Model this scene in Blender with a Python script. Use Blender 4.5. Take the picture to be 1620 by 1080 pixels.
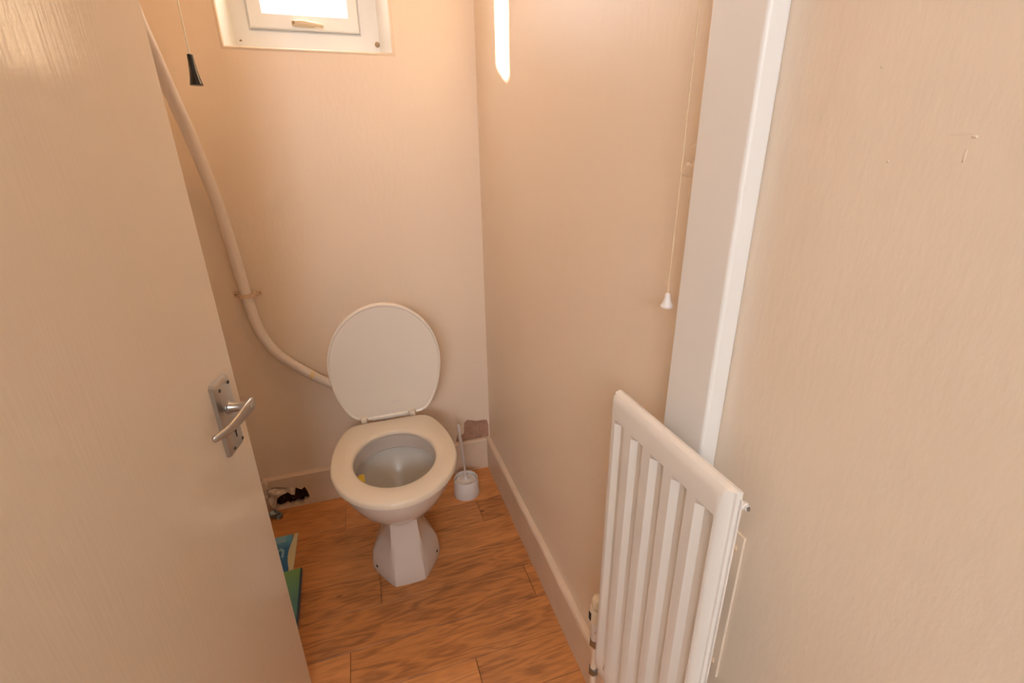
import bpy, bmesh, math, random
from mathutils import Vector, Matrix
from mathutils.geometry import tessellate_polygon
from mathutils.bvhtree import BVHTree

# ---------------------------------------------------------------- clear
for o in list(bpy.data.objects):
    bpy.data.objects.remove(o, do_unlink=True)
S = bpy.context.scene
COL = S.collection
PI = math.pi
rnd = random.Random(7)

# ---------------------------------------------------------------- camera
cam_d = bpy.data.cameras.new('camera')
cam_d.sensor_width = 36.0
cam_d.sensor_fit = 'HORIZONTAL'
cam_d.lens = 746.03 / 1620 * 36
cam_d.clip_start = 0.02
cam = bpy.data.objects.new('camera', cam_d)
COL.objects.link(cam)
CR = Matrix(((0.9510975, 0.1254474, -0.2822701), (-0.3085327, 0.3418296, -0.8876712), (-0.0148678, 0.9313514, 0.3638179)))
cam.matrix_world = Matrix.Translation((-0.43518, -1.70876, 1.27)) @ CR.to_4x4()
S.camera = cam

# ---------------------------------------------------------------- world, sun, exposure
S.view_settings.view_transform = 'Standard'
S.view_settings.look = 'None'
S.view_settings.gamma = 1.0
S.view_settings.use_curve_mapping = False
S.view_settings.exposure = 0.0
S.cycles.max_bounces = 7
S.cycles.glossy_bounces = 2
W = bpy.data.worlds.new('overcast_sky')
S.world = W
W.use_nodes = True
bg = W.node_tree.nodes['Background']
bg.inputs['Color'].default_value = (0.96, 0.98, 1.02, 1)
bg.inputs['Strength'].default_value = 20.0

sun_d = bpy.data.lights.new('sun', 'SUN')
sun_d.energy = 290.0
sun_d.angle = math.radians(3.5)
sun_d.color = (1.0, 0.83, 0.60)
sun = bpy.data.objects.new('sun', sun_d)
COL.objects.link(sun)
sun.rotation_euler = Vector((1.0, -0.85, -0.43)).to_track_quat('-Z', 'Y').to_euler()
sun.location = (-4, 4, 4)


def portal(name, loc, direction, sx, sz):
    d = bpy.data.lights.new(name, 'AREA')
    d.shape = 'RECTANGLE'
    d.size = sx
    d.size_y = sz
    d.cycles.is_portal = True
    o = bpy.data.objects.new(name, d)
    COL.objects.link(o)
    o.location = loc
    o.rotation_euler = Vector(direction).to_track_quat('-Z', 'Z').to_euler()
    return o


HW = (-1.70, -0.50, 1.55, 2.25)      # unseen hall window, added and sized for fill light: x0, x1, z0, z1
HALL_Y = -3.6
portal('toilet_window_portal', (-0.4945, 0.27, 1.886), (0, -1, 0), 0.47, 0.63)
portal('fill_window_portal', ((HW[0] + HW[1]) / 2, HALL_Y - 0.02, (HW[2] + HW[3]) / 2), (0, 1, 0), HW[1] - HW[0], HW[3] - HW[2])

# ---------------------------------------------------------------- material helpers


def nodes_of(name):
    m = bpy.data.materials.new(name)
    m.use_nodes = True
    nt = m.node_tree
    b = nt.nodes['Principled BSDF']
    return m, nt, b


def link(nt, a, b):
    nt.links.new(a, b)


def paint(name, col, rough=0.45, var=0.06, scale=3.0, bump=0.08, bscale=60.0, stretch=(1, 1, 1), bdist=0.002, metallic=0.0, spec=0.5, coat=0.0, big=0.0):
    """painted / plastic / ceramic surface with slight tone drift and fine relief"""
    m, nt, b = nodes_of(name)
    tc = nt.nodes.new('ShaderNodeTexCoord')
    n = nt.nodes.new('ShaderNodeTexNoise')
    n.inputs['Scale'].default_value = scale
    n.inputs['Detail'].default_value = 5
    link(nt, tc.outputs['Object'], n.inputs['Vector'])
    mix = nt.nodes.new('ShaderNodeMix')
    mix.data_type = 'RGBA'
    mix.inputs['A'].default_value = (*[c * (1 - var) for c in col], 1)
    mix.inputs['B'].default_value = (*[min(1, c * (1 + var)) for c in col], 1)
    link(nt, n.outputs['Fac'], mix.inputs['Factor'])
    link(nt, mix.outputs['Result'], b.inputs['Base Color'])
    b.inputs['Roughness'].default_value = rough
    b.inputs['Metallic'].default_value = metallic
    b.inputs['Specular IOR Level'].default_value = spec
    b.inputs['Coat Weight'].default_value = coat
    b.inputs['Coat Roughness'].default_value = 0.08
    if bump > 0:
        mp = nt.nodes.new('ShaderNodeMapping')
        mp.inputs['Scale'].default_value = stretch
        link(nt, tc.outputs['Object'], mp.inputs['Vector'])
        n2 = nt.nodes.new('ShaderNodeTexNoise')
        n2.inputs['Scale'].default_value = bscale
        n2.inputs['Detail'].default_value = 4
        link(nt, mp.outputs['Vector'], n2.inputs['Vector'])
        bp = nt.nodes.new('ShaderNodeBump')
        bp.inputs['Strength'].default_value = bump
        bp.inputs['Distance'].default_value = bdist
        link(nt, n2.outputs['Fac'], bp.inputs['Height'])
        last = bp
        if big > 0:
            n3 = nt.nodes.new('ShaderNodeTexNoise')
            n3.inputs['Scale'].default_value = 5.0
            n3.inputs['Detail'].default_value = 2
            link(nt, tc.outputs['Object'], n3.inputs['Vector'])
            bp2 = nt.nodes.new('ShaderNodeBump')
            bp2.inputs['Strength'].default_value = big
            bp2.inputs['Distance'].default_value = 0.02
            link(nt, n3.outputs['Fac'], bp2.inputs['Height'])
            link(nt, bp.outputs['Normal'], bp2.inputs['Normal'])
            last = bp2
        link(nt, last.outputs['Normal'], b.inputs['Normal'])
    return m


def glass_mat():
    m, nt, b = nodes_of('window_glass')
    out = nt.nodes['Material Output']
    tr = nt.nodes.new('ShaderNodeBsdfTransparent')
    tr.inputs['Color'].default_value = (0.82, 0.81, 0.79, 1)
    gl = nt.nodes.new('ShaderNodeBsdfGlossy')
    gl.inputs['Roughness'].default_value = 0.05
    mx = nt.nodes.new('ShaderNodeMixShader')
    mx.inputs[0].default_value = 0.06
    link(nt, tr.outputs[0], mx.inputs[1])
    link(nt, gl.outputs[0], mx.inputs[2])
    link(nt, mx.outputs[0], out.inputs['Surface'])
    nt.nodes.remove(b)
    return m


def wood_mat():
    m, nt, b = nodes_of('wood_effect_plank')
    tc = nt.nodes.new('ShaderNodeTexCoord')
    oi = nt.nodes.new('ShaderNodeObjectInfo')
    off = nt.nodes.new('ShaderNodeVectorMath')
    off.operation = 'MULTIPLY_ADD'
    comb = nt.nodes.new('ShaderNodeCombineXYZ')
    for i in range(3):
        link(nt, oi.outputs['Random'], comb.inputs[i])
    link(nt, comb.outputs[0], off.inputs[0])
    off.inputs[1].default_value = (37.0, 51.0, 23.0)
    link(nt, tc.outputs['Object'], off.inputs[2])
    # broad cathedral figure: warped rings stretched along the plank
    mp = nt.nodes.new('ShaderNodeMapping')
    mp.inputs['Scale'].default_value = (1.6, 9.0, 1.0)
    link(nt, off.outputs[0], mp.inputs['Vector'])
    wn = nt.nodes.new('ShaderNodeTexNoise')
    wn.inputs['Scale'].default_value = 1.7
    wn.inputs['Detail'].default_value = 3
    link(nt, mp.outputs[0], wn.inputs['Vector'])
    mul = nt.nodes.new('ShaderNodeMath')
    mul.operation = 'MULTIPLY'
    mul.inputs[1].default_value = 55.0
    link(nt, wn.outputs['Fac'], mul.inputs[0])
    sn = nt.nodes.new('ShaderNodeMath')
    sn.operation = 'SINE'
    link(nt, mul.outputs[0], sn.inputs[0])
    # fine fibres
    mp2 = nt.nodes.new('ShaderNodeMapping')
    mp2.inputs['Scale'].default_value = (8.0, 60.0, 1.0)
    link(nt, off.outputs[0], mp2.inputs['Vector'])
    fn = nt.nodes.new('ShaderNodeTexNoise')
    fn.inputs['Scale'].default_value = 2.0
    fn.inputs['Detail'].default_value = 6
    link(nt, mp2.outputs[0], fn.inputs['Vector'])
    # broad blotches
    mp3 = nt.nodes.new('ShaderNodeMapping')
    mp3.inputs['Scale'].default_value = (3.0, 11.0, 1.0)
    link(nt, off.outputs[0], mp3.inputs['Vector'])
    bn = nt.nodes.new('ShaderNodeTexNoise')
    bn.inputs['Scale'].default_value = 1.6
    bn.inputs['Detail'].default_value = 4
    link(nt, mp3.outputs[0], bn.inputs['Vector'])
    a1 = nt.nodes.new('ShaderNodeMath')
    a1.operation = 'MULTIPLY_ADD'
    link(nt, sn.outputs[0], a1.inputs[0])
    a1.inputs[1].default_value = 0.10
    fs = nt.nodes.new('ShaderNodeMath')
    fs.operation = 'MULTIPLY_ADD'
    link(nt, fn.outputs['Fac'], fs.inputs[0])
    fs.inputs[1].default_value = 0.55
    fs.inputs[2].default_value = 0.24
    link(nt, fs.outputs[0], a1.inputs[2])
    a2 = nt.nodes.new('ShaderNodeMath')
    a2.operation = 'MULTIPLY_ADD'
    link(nt, bn.outputs['Fac'], a2.inputs[0])
    a2.inputs[1].default_value = 0.55
    link(nt, a1.outputs[0], a2.inputs[2])
    a3 = nt.nodes.new('ShaderNodeMath')
    a3.operation = 'MULTIPLY_ADD'
    link(nt, oi.outputs['Random'], a3.inputs[0])
    a3.inputs[1].default_value = 0.34
    link(nt, a2.outputs[0], a3.inputs[2])
    rp = nt.nodes.new('ShaderNodeValToRGB')
    e = rp.color_ramp.elements
    e[0].position = 0.68
    e[0].color = (0.075, 0.033, 0.016, 1)
    e[1].position = 1.36
    e[1].color = (0.50, 0.235, 0.095, 1)
    k = e.new(0.97)
    k.color = (0.235, 0.098, 0.040, 1)
    k = e.new(1.12)
    k.color = (0.35, 0.150, 0.058, 1)
    # the ramp works on 0..1, so halve everything
    hv = nt.nodes.new('ShaderNodeMath')
    hv.operation = 'MULTIPLY'
    hv.inputs[1].default_value = 0.5
    link(nt, a3.outputs[0], hv.inputs[0])
    pos = [0.30, 0.44, 0.56, 0.74]
    cols = [(0.31, 0.122, 0.044, 1), (0.55, 0.228, 0.074, 1), (0.67, 0.285, 0.094, 1), (0.78, 0.38, 0.14, 1)]
    while len(e) > 2:
        e.remove(e[-1])
    e[0].position = pos[0]
    e[0].color = cols[0]
    e[1].position = pos[3]
    e[1].color = cols[3]
    for q in (1, 2):
        k = e.new(pos[q])
        k.color = cols[q]
    link(nt, hv.outputs[0], rp.inputs['Fac'])
    # small dark knots
    vo = nt.nodes.new('ShaderNodeTexVoronoi')
    vo.inputs['Scale'].default_value = 5.0
    mp4 = nt.nodes.new('ShaderNodeMapping')
    mp4.inputs['Scale'].default_value = (0.7, 1.3, 1.0)
    link(nt, off.outputs[0], mp4.inputs['Vector'])
    link(nt, mp4.outputs[0], vo.inputs['Vector'])
    kr = nt.nodes.new('ShaderNodeValToRGB')
    kr.color_ramp.elements[0].position = 0.012
    kr.color_ramp.elements[0].color = (0.22, 0.2, 0.2, 1)
    kr.color_ramp.elements[1].position = 0.055
    kr.color_ramp.elements[1].color = (1, 1, 1, 1)
    link(nt, vo.outputs['Distance'], kr.inputs['Fac'])
    mx = nt.nodes.new('ShaderNodeMix')
    mx.data_type = 'RGBA'
    mx.blend_type = 'MULTIPLY'
    mx.inputs['Factor'].default_value = 1.0
    link(nt, rp.outputs['Color'], mx.inputs['A'])
    link(nt, kr.outputs['Color'], mx.inputs['B'])
    link(nt, mx.outputs['Result'], b.inputs['Base Color'])
    b.inputs['Roughness'].default_value = 0.42
    bp = nt.nodes.new('ShaderNodeBump')
    bp.inputs['Strength'].default_value = 0.12
    bp.inputs['Distance'].default_value = 0.0008
    link(nt, fn.outputs['Fac'], bp.inputs['Height'])
    link(nt, bp.outputs['Normal'], b.inputs['Normal'])
    return m


def cover_mat(name, stops, axis, rough=0.35, smooth='LINEAR'):
    """printed cover: colour bands along one local axis with a little mottling"""
    m, nt, b = nodes_of(name)
    tc = nt.nodes.new('ShaderNodeTexCoord')
    sp = nt.nodes.new('ShaderNodeSeparateXYZ')
    link(nt, tc.outputs['Generated'], sp.inputs[0])
    n = nt.nodes.new('ShaderNodeTexNoise')
    n.inputs['Scale'].default_value = 6
    link(nt, tc.outputs['Generated'], n.inputs['Vector'])
    a = nt.nodes.new('ShaderNodeMath')
    a.operation = 'MULTIPLY_ADD'
    link(nt, n.outputs['Fac'], a.inputs[0])
    a.inputs[1].default_value = 0.12
    link(nt, sp.outputs[axis], a.inputs[2])
    rp = nt.nodes.new('ShaderNodeValToRGB')
    rp.color_ramp.interpolation = smooth
    e = rp.color_ramp.elements
    e[0].position, e[0].color = stops[0][0], (*stops[0][1], 1)
    e[1].position, e[1].color = stops[-1][0], (*stops[-1][1], 1)
    for p, c in stops[1:-1]:
        k = e.new(p)
        k.color = (*c, 1)
    link(nt, a.outputs[0], rp.inputs['Fac'])
    link(nt, rp.outputs['Color'], b.inputs['Base Color'])
    b.inputs['Roughness'].default_value = rough
    return m


WALL = (0.87, 0.725, 0.58)
M = {}
M['wall'] = paint('magnolia_wall_paint', WALL, rough=0.42, var=0.03, scale=2.5, bump=0.30, bscale=85, bdist=0.0022, big=0.10, stretch=(1, 1, 0.35), spec=0.45)
M['hallwall'] = paint('hall_white_paint', (0.80, 0.76, 0.70), rough=0.5, var=0.02, bump=0.15, bscale=85)
M['ceiling'] = paint('ceiling_paint', (0.80, 0.76, 0.70), rough=0.7, bump=0.1)
M['door'] = paint('door_gloss_paint', (0.75, 0.645, 0.525), rough=0.10, var=0.02, bump=0.30, bscale=190, stretch=(1, 1, 0.045), bdist=0.0010, big=0.03, spec=0.5)
M['skirt'] = paint('skirting_gloss_paint', (0.75, 0.59, 0.455), rough=0.36, var=0.10, scale=14, bump=0.25, bscale=70, bdist=0.002)
M['box'] = paint('white_satin_boxing', (0.86, 0.83, 0.80), rough=0.4, var=0.02, bump=0.05)
M['upvc'] = paint('white_upvc', (0.90, 0.90, 0.88), rough=0.32, var=0.02, bump=0.0)
M['reveal'] = paint('reveal_paint', (0.90, 0.89, 0.85), rough=0.5, var=0.02, bump=0.1)
M['bead'] = paint('edge_bead_paint', (0.83, 0.69, 0.54), rough=0.45, var=0.02, bump=0.05)
M['glass'] = glass_mat()
M['ceramic'] = paint('white_vitreous_china', (0.65, 0.56, 0.495), rough=0.12, var=0.015, bump=0.0, coat=0.3)
M['bowl_in'] = paint('limescaled_china', (0.66, 0.62, 0.56), rough=0.2, var=0.08, scale=6, bump=0.0)
M['lid'] = paint('white_lid_plastic', (0.93, 0.85, 0.75), rough=0.25, var=0.015, bump=0.0)
M['seat'] = paint('cream_seat_plastic', (0.77, 0.67, 0.54), rough=0.25, var=0.015, bump=0.0)  # creamier and darker than the lid plastic
M['white'] = paint('white_plastic', (0.80, 0.74, 0.71), rough=0.35, var=0.02, bump=0.0)
M['bristle'] = paint('bristle_white', (0.62, 0.55, 0.5), rough=0.8, var=0.1, bump=0.3)
M['pipe'] = paint('painted_flush_pipe', (0.78, 0.69, 0.62), rough=0.3, var=0.05, scale=9, bump=0.05)
M['clip'] = paint('painted_over_clip', (0.72, 0.53, 0.37), rough=0.4, var=0.05, bump=0.2)
M['yellowing'] = paint('old_yellow_paint_drip', (0.76, 0.60, 0.33), rough=0.4, var=0.06, bump=0.1)
M['rad'] = paint('white_radiator_enamel', (0.82, 0.77, 0.72), rough=0.22, var=0.015, bump=0.03)
M['cream'] = paint('cream_plastic', (0.80, 0.66, 0.47), rough=0.35, var=0.03, bump=0.0)
M['chrome'] = paint('dull_chrome', (0.35, 0.35, 0.35), rough=0.3, var=0.15, scale=30, bump=0.1, metallic=1.0)
M['alu'] = paint('worn_aluminium', (0.52, 0.50, 0.48), rough=0.34, var=0.10, scale=35, bump=0.08, bscale=140, metallic=1.0)
M['dark'] = paint('dark_recess', (0.03, 0.026, 0.022), rough=0.7, bump=0.0)
M['black'] = paint('black_plastic', (0.012, 0.012, 0.012), rough=0.25, bump=0.0)
M['cord'] = paint('cream_cord', (0.74, 0.56, 0.36), rough=0.8, var=0.1, scale=200, bump=0.0)
M['cord_pale'] = paint('pale_cord', (0.90, 0.86, 0.76), rough=0.8, var=0.1, scale=200, bump=0.0)
M['rot'] = paint('rotten_brown_timber', (0.075, 0.022, 0.012), rough=0.85, var=0.5, scale=45, bump=0.8, bscale=90, bdist=0.004)
M['plaster'] = paint('bare_pink_plaster', (0.47, 0.27, 0.19), rough=0.85, var=0.22, scale=35, bump=0.7, bscale=110, bdist=0.003)
M['chunk'] = paint('crumbled_filler', (0.76, 0.62, 0.50), rough=0.8, var=0.12, scale=40, bump=0.6, bscale=120, bdist=0.003)
M['scrap'] = paint('grey_blue_scrap', (0.20, 0.25, 0.27), rough=0.3, var=0.4, scale=60, bump=0.4, metallic=0.4)
M['yellow'] = paint('yellow_rim_block', (0.80, 0.58, 0.05), rough=0.4, var=0.1, bump=0.1)
M['rust'] = paint('brown_stained_cap', (0.40, 0.28, 0.16), rough=0.6, var=0.3, scale=90, bump=0.2)
M['water'] = paint('bowl_water', (0.35, 0.33, 0.29), rough=0.03, var=0.02, bump=0.0, coat=0.5)
M['wood'] = wood_mat()
M['carpet'] = paint('hall_carpet', (0.36, 0.28, 0.21), rough=0.95, var=0.15, scale=60, bump=0.4, bscale=200)
M['underlay'] = paint('floor_joint_dark', (0.07, 0.035, 0.02), rough=0.8, bump=0.0)
M['blue'] = cover_mat('blue_cover', [(0.0, (0.02, 0.14, 0.36)), (0.72, (0.03, 0.17, 0.42)), (0.92, (0.14, 0.42, 0.62))], 'Y')
M['lightblue'] = paint('pale_blue_print', (0.26, 0.52, 0.66), rough=0.35, bump=0.0)
M['creampage'] = paint('cream_paper', (0.72, 0.66, 0.42), rough=0.5, bump=0.0)
M['green'] = cover_mat('green_teal_cover', [(0.0, (0.07, 0.27, 0.33)), (0.5, (0.12, 0.31, 0.28)), (0.98, (0.19, 0.42, 0.17))], 'Y')
M['spine'] = paint('blue_spine', (0.03, 0.08, 0.14), rough=0.35, bump=0.0)
M['purple'] = paint('dark_purple_print', (0.05, 0.035, 0.07), rough=0.4, bump=0.0)
M['pinkprint'] = paint('skin_pink_print', (0.30, 0.22, 0.18), rough=0.4, bump=0.0)

# ---------------------------------------------------------------- mesh helpers


def obj(name, bm, mat, parent=None, smooth=None, loc=None):
    me = bpy.data.meshes.new(name)
    bmesh.ops.recalc_face_normals(bm, faces=bm.faces[:])
    bm.to_mesh(me)
    bm.free()
    if smooth is not None:
        me.shade_smooth()
        me.set_sharp_from_angle(angle=math.radians(smooth))
    me.materials.append(M[mat])
    o = bpy.data.objects.new(name, me)
    COL.objects.link(o)
    if parent is not None:
        o.parent = parent
    if loc is not None:
        o.location = loc
    return o


def empty(name, loc=(0, 0, 0), rz=0.0):
    o = bpy.data.objects.new(name, None)
    o.empty_display_size = 0.05
    COL.objects.link(o)
    o.location = loc
    o.rotation_euler = (0, 0, rz)
    return o


def tag(o, label, cat=None, group=None, kind=None):
    o['label'] = label
    if cat:
        o['category'] = cat
    if group:
        o['group'] = group
    if kind:
        o['kind'] = kind
    return o


def box(bm, x0, x1, y0, y1, z0, z1, bev=0.0, seg=2):
    r = bmesh.ops.create_cube(bm, size=1.0)
    vs = r['verts']
    for v in vs:
        v.co = Vector(((x0 + x1) / 2 + v.co.x * (x1 - x0), (y0 + y1) / 2 + v.co.y * (y1 - y0), (z0 + z1) / 2 + v.co.z * (z1 - z0)))
    if bev > 0:
        es = list({e for v in vs for e in v.link_edges})
        bmesh.ops.bevel(bm, geom=es, offset=bev, segments=seg, affect='EDGES', profile=0.5)
    return bm


def bx(*a, **k):
    return box(bmesh.new(), *a, **k)


def loft(bm, rings, cap0=True, cap1=True, closed=True):
    R = [[bm.verts.new(p) for p in r] for r in rings]
    n = len(R[0])
    for a, b in zip(R[:-1], R[1:]):
        for i in range(n if closed else n - 1):
            j = (i + 1) % n
            bm.faces.new((a[i], a[j], b[j], b[i]))
    if cap0:
        bm.faces.new(list(reversed(R[0])))
    if cap1:
        bm.faces.new(R[-1])
    return bm


def lathe(bm, prof, n=32, c=(0, 0, 0), axis='Z'):
    rings = []
    for r, h in prof:
        ring = []
        for i in range(n):
            t = 2 * PI * i / n
            p = (r * math.cos(t), r * math.sin(t), h)
            if axis == 'X':
                p = (h, p[0], p[1])
            elif axis == 'Y':
                p = (p[1], h, p[0])
            ring.append((c[0] + p[0], c[1] + p[1], c[2] + p[2]))
        rings.append(ring)
    return loft(bm, rings)


def smooth_path(pts, sub=8):
    """Catmull-Rom through points (tuples of any length)"""
    P = [pts[0]] + list(pts) + [pts[-1]]
    out = []
    for i in range(1, len(P) - 2):
        for k in range(sub):
            t = k / sub
            a, b, c, d = P[i - 1], P[i], P[i + 1], P[i + 2]
            out.append(tuple(0.5 * (2 * b[q] + (c[q] - a[q]) * t + (2 * a[q] - 5 * b[q] + 4 * c[q] - d[q]) * t * t + (-a[q] + 3 * b[q] - 3 * c[q] + d[q]) * t ** 3) for q in range(len(b))))
    out.append(tuple(pts[-1]))
    return out


def tube(bm, pts, r, n=16, squash=None):
    """round tube along points; r may be a list"""
    V = [Vector(p[:3]) for p in pts]
    up = Vector((0.13, 0.31, 0.94)).normalized()
    rings = []
    prev = None
    for i, p in enumerate(V):
        d = (V[min(i + 1, len(V) - 1)] - V[max(i - 1, 0)]).normalized()
        if prev is None:
            s = d.cross(up).normalized()
        else:
            s = (prev - d * prev.dot(d)).normalized()
        prev = s
        t = d.cross(s).normalized()
        rr = r[i] if isinstance(r, (list, tuple)) else r
        rings.append([tuple(p + s * rr * math.cos(2 * PI * k / n) + t * rr * math.sin(2 * PI * k / n)) for k in range(n)])
    return loft(bm, rings)


def poly_holes(bm, outer, holes, fn):
    """flat polygon with holes; fn maps (u,v) to a 3-D point. returns vertex loops"""
    loops = [outer] + holes
    flat = [q for l in loops for q in l]
    tris = tessellate_polygon([[Vector((u, v, 0)) for u, v in l] for l in loops])
    vs = [bm.verts.new(fn(u, v)) for u, v in flat]
    for t in tris:
        try:
            bm.faces.new([vs[i] for i in t])
        except ValueError:
            pass
    out = []
    k = 0
    for l in loops:
        out.append(vs[k:k + len(l)])
        k += len(l)
    return out


def prism(bm, outline, fn0, fn1):
    a = [bm.verts.new(fn0(*q)) for q in outline]
    b = [bm.verts.new(fn1(*q)) for q in outline]
    n = len(a)
    bm.faces.new(a)
    bm.faces.new(list(reversed(b)))
    for i in range(n):
        j = (i + 1) % n
        bm.faces.new((a[i], b[i], b[j], a[j]))
    return bm


def ring_frame(bm, o, i, y0, y1, ych=None, ch=0.0):
    """rectangular frame in XZ: o,i = (x0,x1,z0,z1); front face at y0, back at y1; inner front edge chamfered"""
    def r4(q, y):
        return [(q[0], y, q[2]), (q[1], y, q[2]), (q[1], y, q[3]), (q[0], y, q[3])]
    mid = (i[0] - ch, i[1] + ch, i[2] - ch, i[3] + ch)
    e = 0.003
    oo = (o[0] + e, o[1] - e, o[2] + e, o[3] - e)
    rings = [r4(o, y1), r4(o, y0 + e), r4(oo, y0), r4(mid, y0), r4(i, ych if ych is not None else y0), r4(i, y1), r4(o, y1)]
    return loft(bm, rings, cap0=False, cap1=False)


def lump(bm, c, r, seed, sub=2, jag=0.3):
    q = random.Random(seed)
    t = bmesh.ops.create_icosphere(bm, subdivisions=sub, radius=1.0)
    for v in t['verts']:
        k = 1 + q.uniform(-jag, jag)
        v.co = Vector((c[0] + v.co.x * r[0] * k, c[1] + v.co.y * r[1] * k, c[2] + v.co.z * r[2] * k))
    return bm


# ================================================================ THE SETTING
XL = -0.95            # left wall
CEIL = 2.40
YF = -1.55            # inner face of the wall with the doorway
YF2 = -1.66
HX0, HX1 = -2.3, 0.0

# floor slab and planks
fl = obj('floor', bx(HX0, 0.3, HALL_Y, 0.3, -0.12, -0.006), 'underlay')
tag(fl, 'wood-effect plank floor in warm brown running across the toilet', kind='structure')
rows = [0.0, -0.09, -0.2125, -0.335, -0.453, -0.575, -0.705, -0.83, -0.95, -1.07, -1.19, -1.31, -1.43, -1.55, -1.66]
joints = [[-0.30], [-0.615], [-0.12, -0.86], [-0.40], [-0.507], [-0.048, -0.80], [-0.60], [-0.274], [-0.664], [-0.42], [-0.15, -0.82], [-0.55], [-0.33], [-0.70]]
for k in range(len(rows) - 1):
    y1, y0 = rows[k], rows[k + 1]
    xs = [0.0] + joints[k] + [XL]
    for a, b in zip(xs[:-1], xs[1:]):
        bm = bx(-(a - b) / 2 + 0.0005, (a - b) / 2 - 0.0007, (y0 - y1) / 2 + 0.0007, (y1 - y0) / 2 - 0.0007, -0.006, 0.0, bev=0.0008, seg=1)
        obj('plank', bm, 'wood', fl, loc=((a + b) / 2, (y0 + y1) / 2, 0))
hf = obj('hall_carpet', bx(HX0, 0, HALL_Y, YF2, -0.006, 0.0), 'carpet', fl)

# back wall, with the window opening, the plaster patch and the cavity behind the skirting
WO = (-0.728, -0.263, 1.573, 2.20)     # opening
patch = [(-0.1076, 0.2317), (-0.099, 0.239), (-0.092, 0.2431), (-0.083, 0.238), (-0.0751, 0.2373), (-0.06, 0.231), (-0.045, 0.2299), (-0.027, 0.2305), (-0.0101, 0.2269), (-0.004, 0.2008), (-0.0045, 0.1563),
         (-0.0047, 0.120), (-0.145, 0.120), (-0.1481, 0.152), (-0.144, 0.168), (-0.1398, 0.1838), (-0.131, 0.176), (-0.1213, 0.1761), (-0.112, 0.182), (-0.1115, 0.205)]
cav = [(-0.885, 0.004), (-0.735, 0.004), (-0.735, 0.118), (-0.885, 0.118)]
rect = lambda q: [(q[0], q[2]), (q[1], q[2]), (q[1], q[3]), (q[0], q[3])]
bm = bmesh.new()
poly_holes(bm, [(XL - 0.1, -0.1), (0.1, -0.1), (0.1, CEIL + 0.1), (XL - 0.1, CEIL + 0.1)], [rect(WO), patch, cav], lambda u, v: (u, 0.0, v))
poly_holes(bm, [(XL - 0.1, -0.1), (0.1, -0.1), (0.1, CEIL + 0.1), (XL - 0.1, CEIL + 0.1)], [rect(WO)], lambda u, v: (u, 0.26, v))
for hl, dep in ((patch, 0.007), (cav, 0.03)):       # sides of the recesses
    n = len(hl)
    a = [bm.verts.new((u, 0, v)) for u, v in hl]
    b = [bm.verts.new((u, dep, v)) for u, v in hl]
    for i in range(n):
        bm.faces.new((a[i], a[(i + 1) % n], b[(i + 1) % n], b[i]))
wb = obj('wall_back', bm, 'wall')
tag(wb, 'magnolia painted back wall with small high window above the toilet', kind='structure')
# bare plaster at the bottom of the recess, uneven
bm = bmesh.new()
nx, nz = 24, 18
q = random.Random(3)
g = [[bm.verts.new((-0.16 + 0.16 * i / nx, 0.0055 + q.uniform(-0.0022, 0.0015), 0.11 + 0.14 * j / nz)) for i in range(nx + 1)] for j in range(nz + 1)]
for j in range(nz):
    for i in range(nx):
        bm.faces.new((g[j][i], g[j][i + 1], g[j + 1][i + 1], g[j + 1][i]))
o = obj('bare_plaster', bm, 'plaster', wb)
o['label'] = 'patch of bare pinkish plaster above the skirting'
bm = bmesh.new()
nx, nz = 26, 20
g = [[bm.verts.new((-0.89 + 0.16 * i / nx, 0.018 + q.uniform(-0.012, 0.008), 0.0 + 0.125 * j / nz)) for i in range(nx + 1)] for j in range(nz + 1)]
for j in range(nz):
    for i in range(nx):
        bm.faces.new((g[j][i], g[j][i + 1], g[j + 1][i + 1], g[j + 1][i]))
o = obj('rotten_timber', bm, 'rot', wb)
o['label'] = 'dark brown rotten timber in the hole behind the skirting'

# right wall runs from the corner past the doorway into the hall
wr = obj('wall_right', bx(0, 0.12, HALL_Y - 0.1, 0.02, -0.1, CEIL + 0.1), 'wall')
tag(wr, 'magnolia painted right wall with radiator and white boxing', kind='structure')
# blistered, filled-over paint on it
for (y, z, ry, rz, hx, sd) in ((-1.150, 1.272, 0.016, 0.012, 0.0010, 1), (-1.160, 1.256, 0.014, 0.016, 0.0013, 2), (-1.166, 1.236, 0.016, 0.010, 0.0010, 3), (-1.154, 1.222, 0.012, 0.010, 0.0010, 4), (-1.140, 1.250, 0.014, 0.010, 0.0009, 5),
                               (-1.4575, 1.279, 0.0022, 0.0016, 0.0009, 6), (-1.455, 1.266, 0.0012, 0.0060, 0.0005, 7), (-1.448, 1.281, 0.010, 0.0009, 0.0004, 8), (-1.375, 1.336, 0.0011, 0.0012, 0.0008, 9), (-1.400, 1.262, 0.0011, 0.0012, 0.0008, 10)):
    o = obj('paint_blister', lump(bmesh.new(), (0.0002, y, z), (hx, ry, rz), sd, sub=3, jag=0.16), 'wall', wr, smooth=80)

wl = obj('wall_left', bx(XL - 0.1, XL, YF, 0.02, -0.1, CEIL + 0.1), 'wall')
tag(wl, 'magnolia painted left wall behind the open door', kind='structure')

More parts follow.
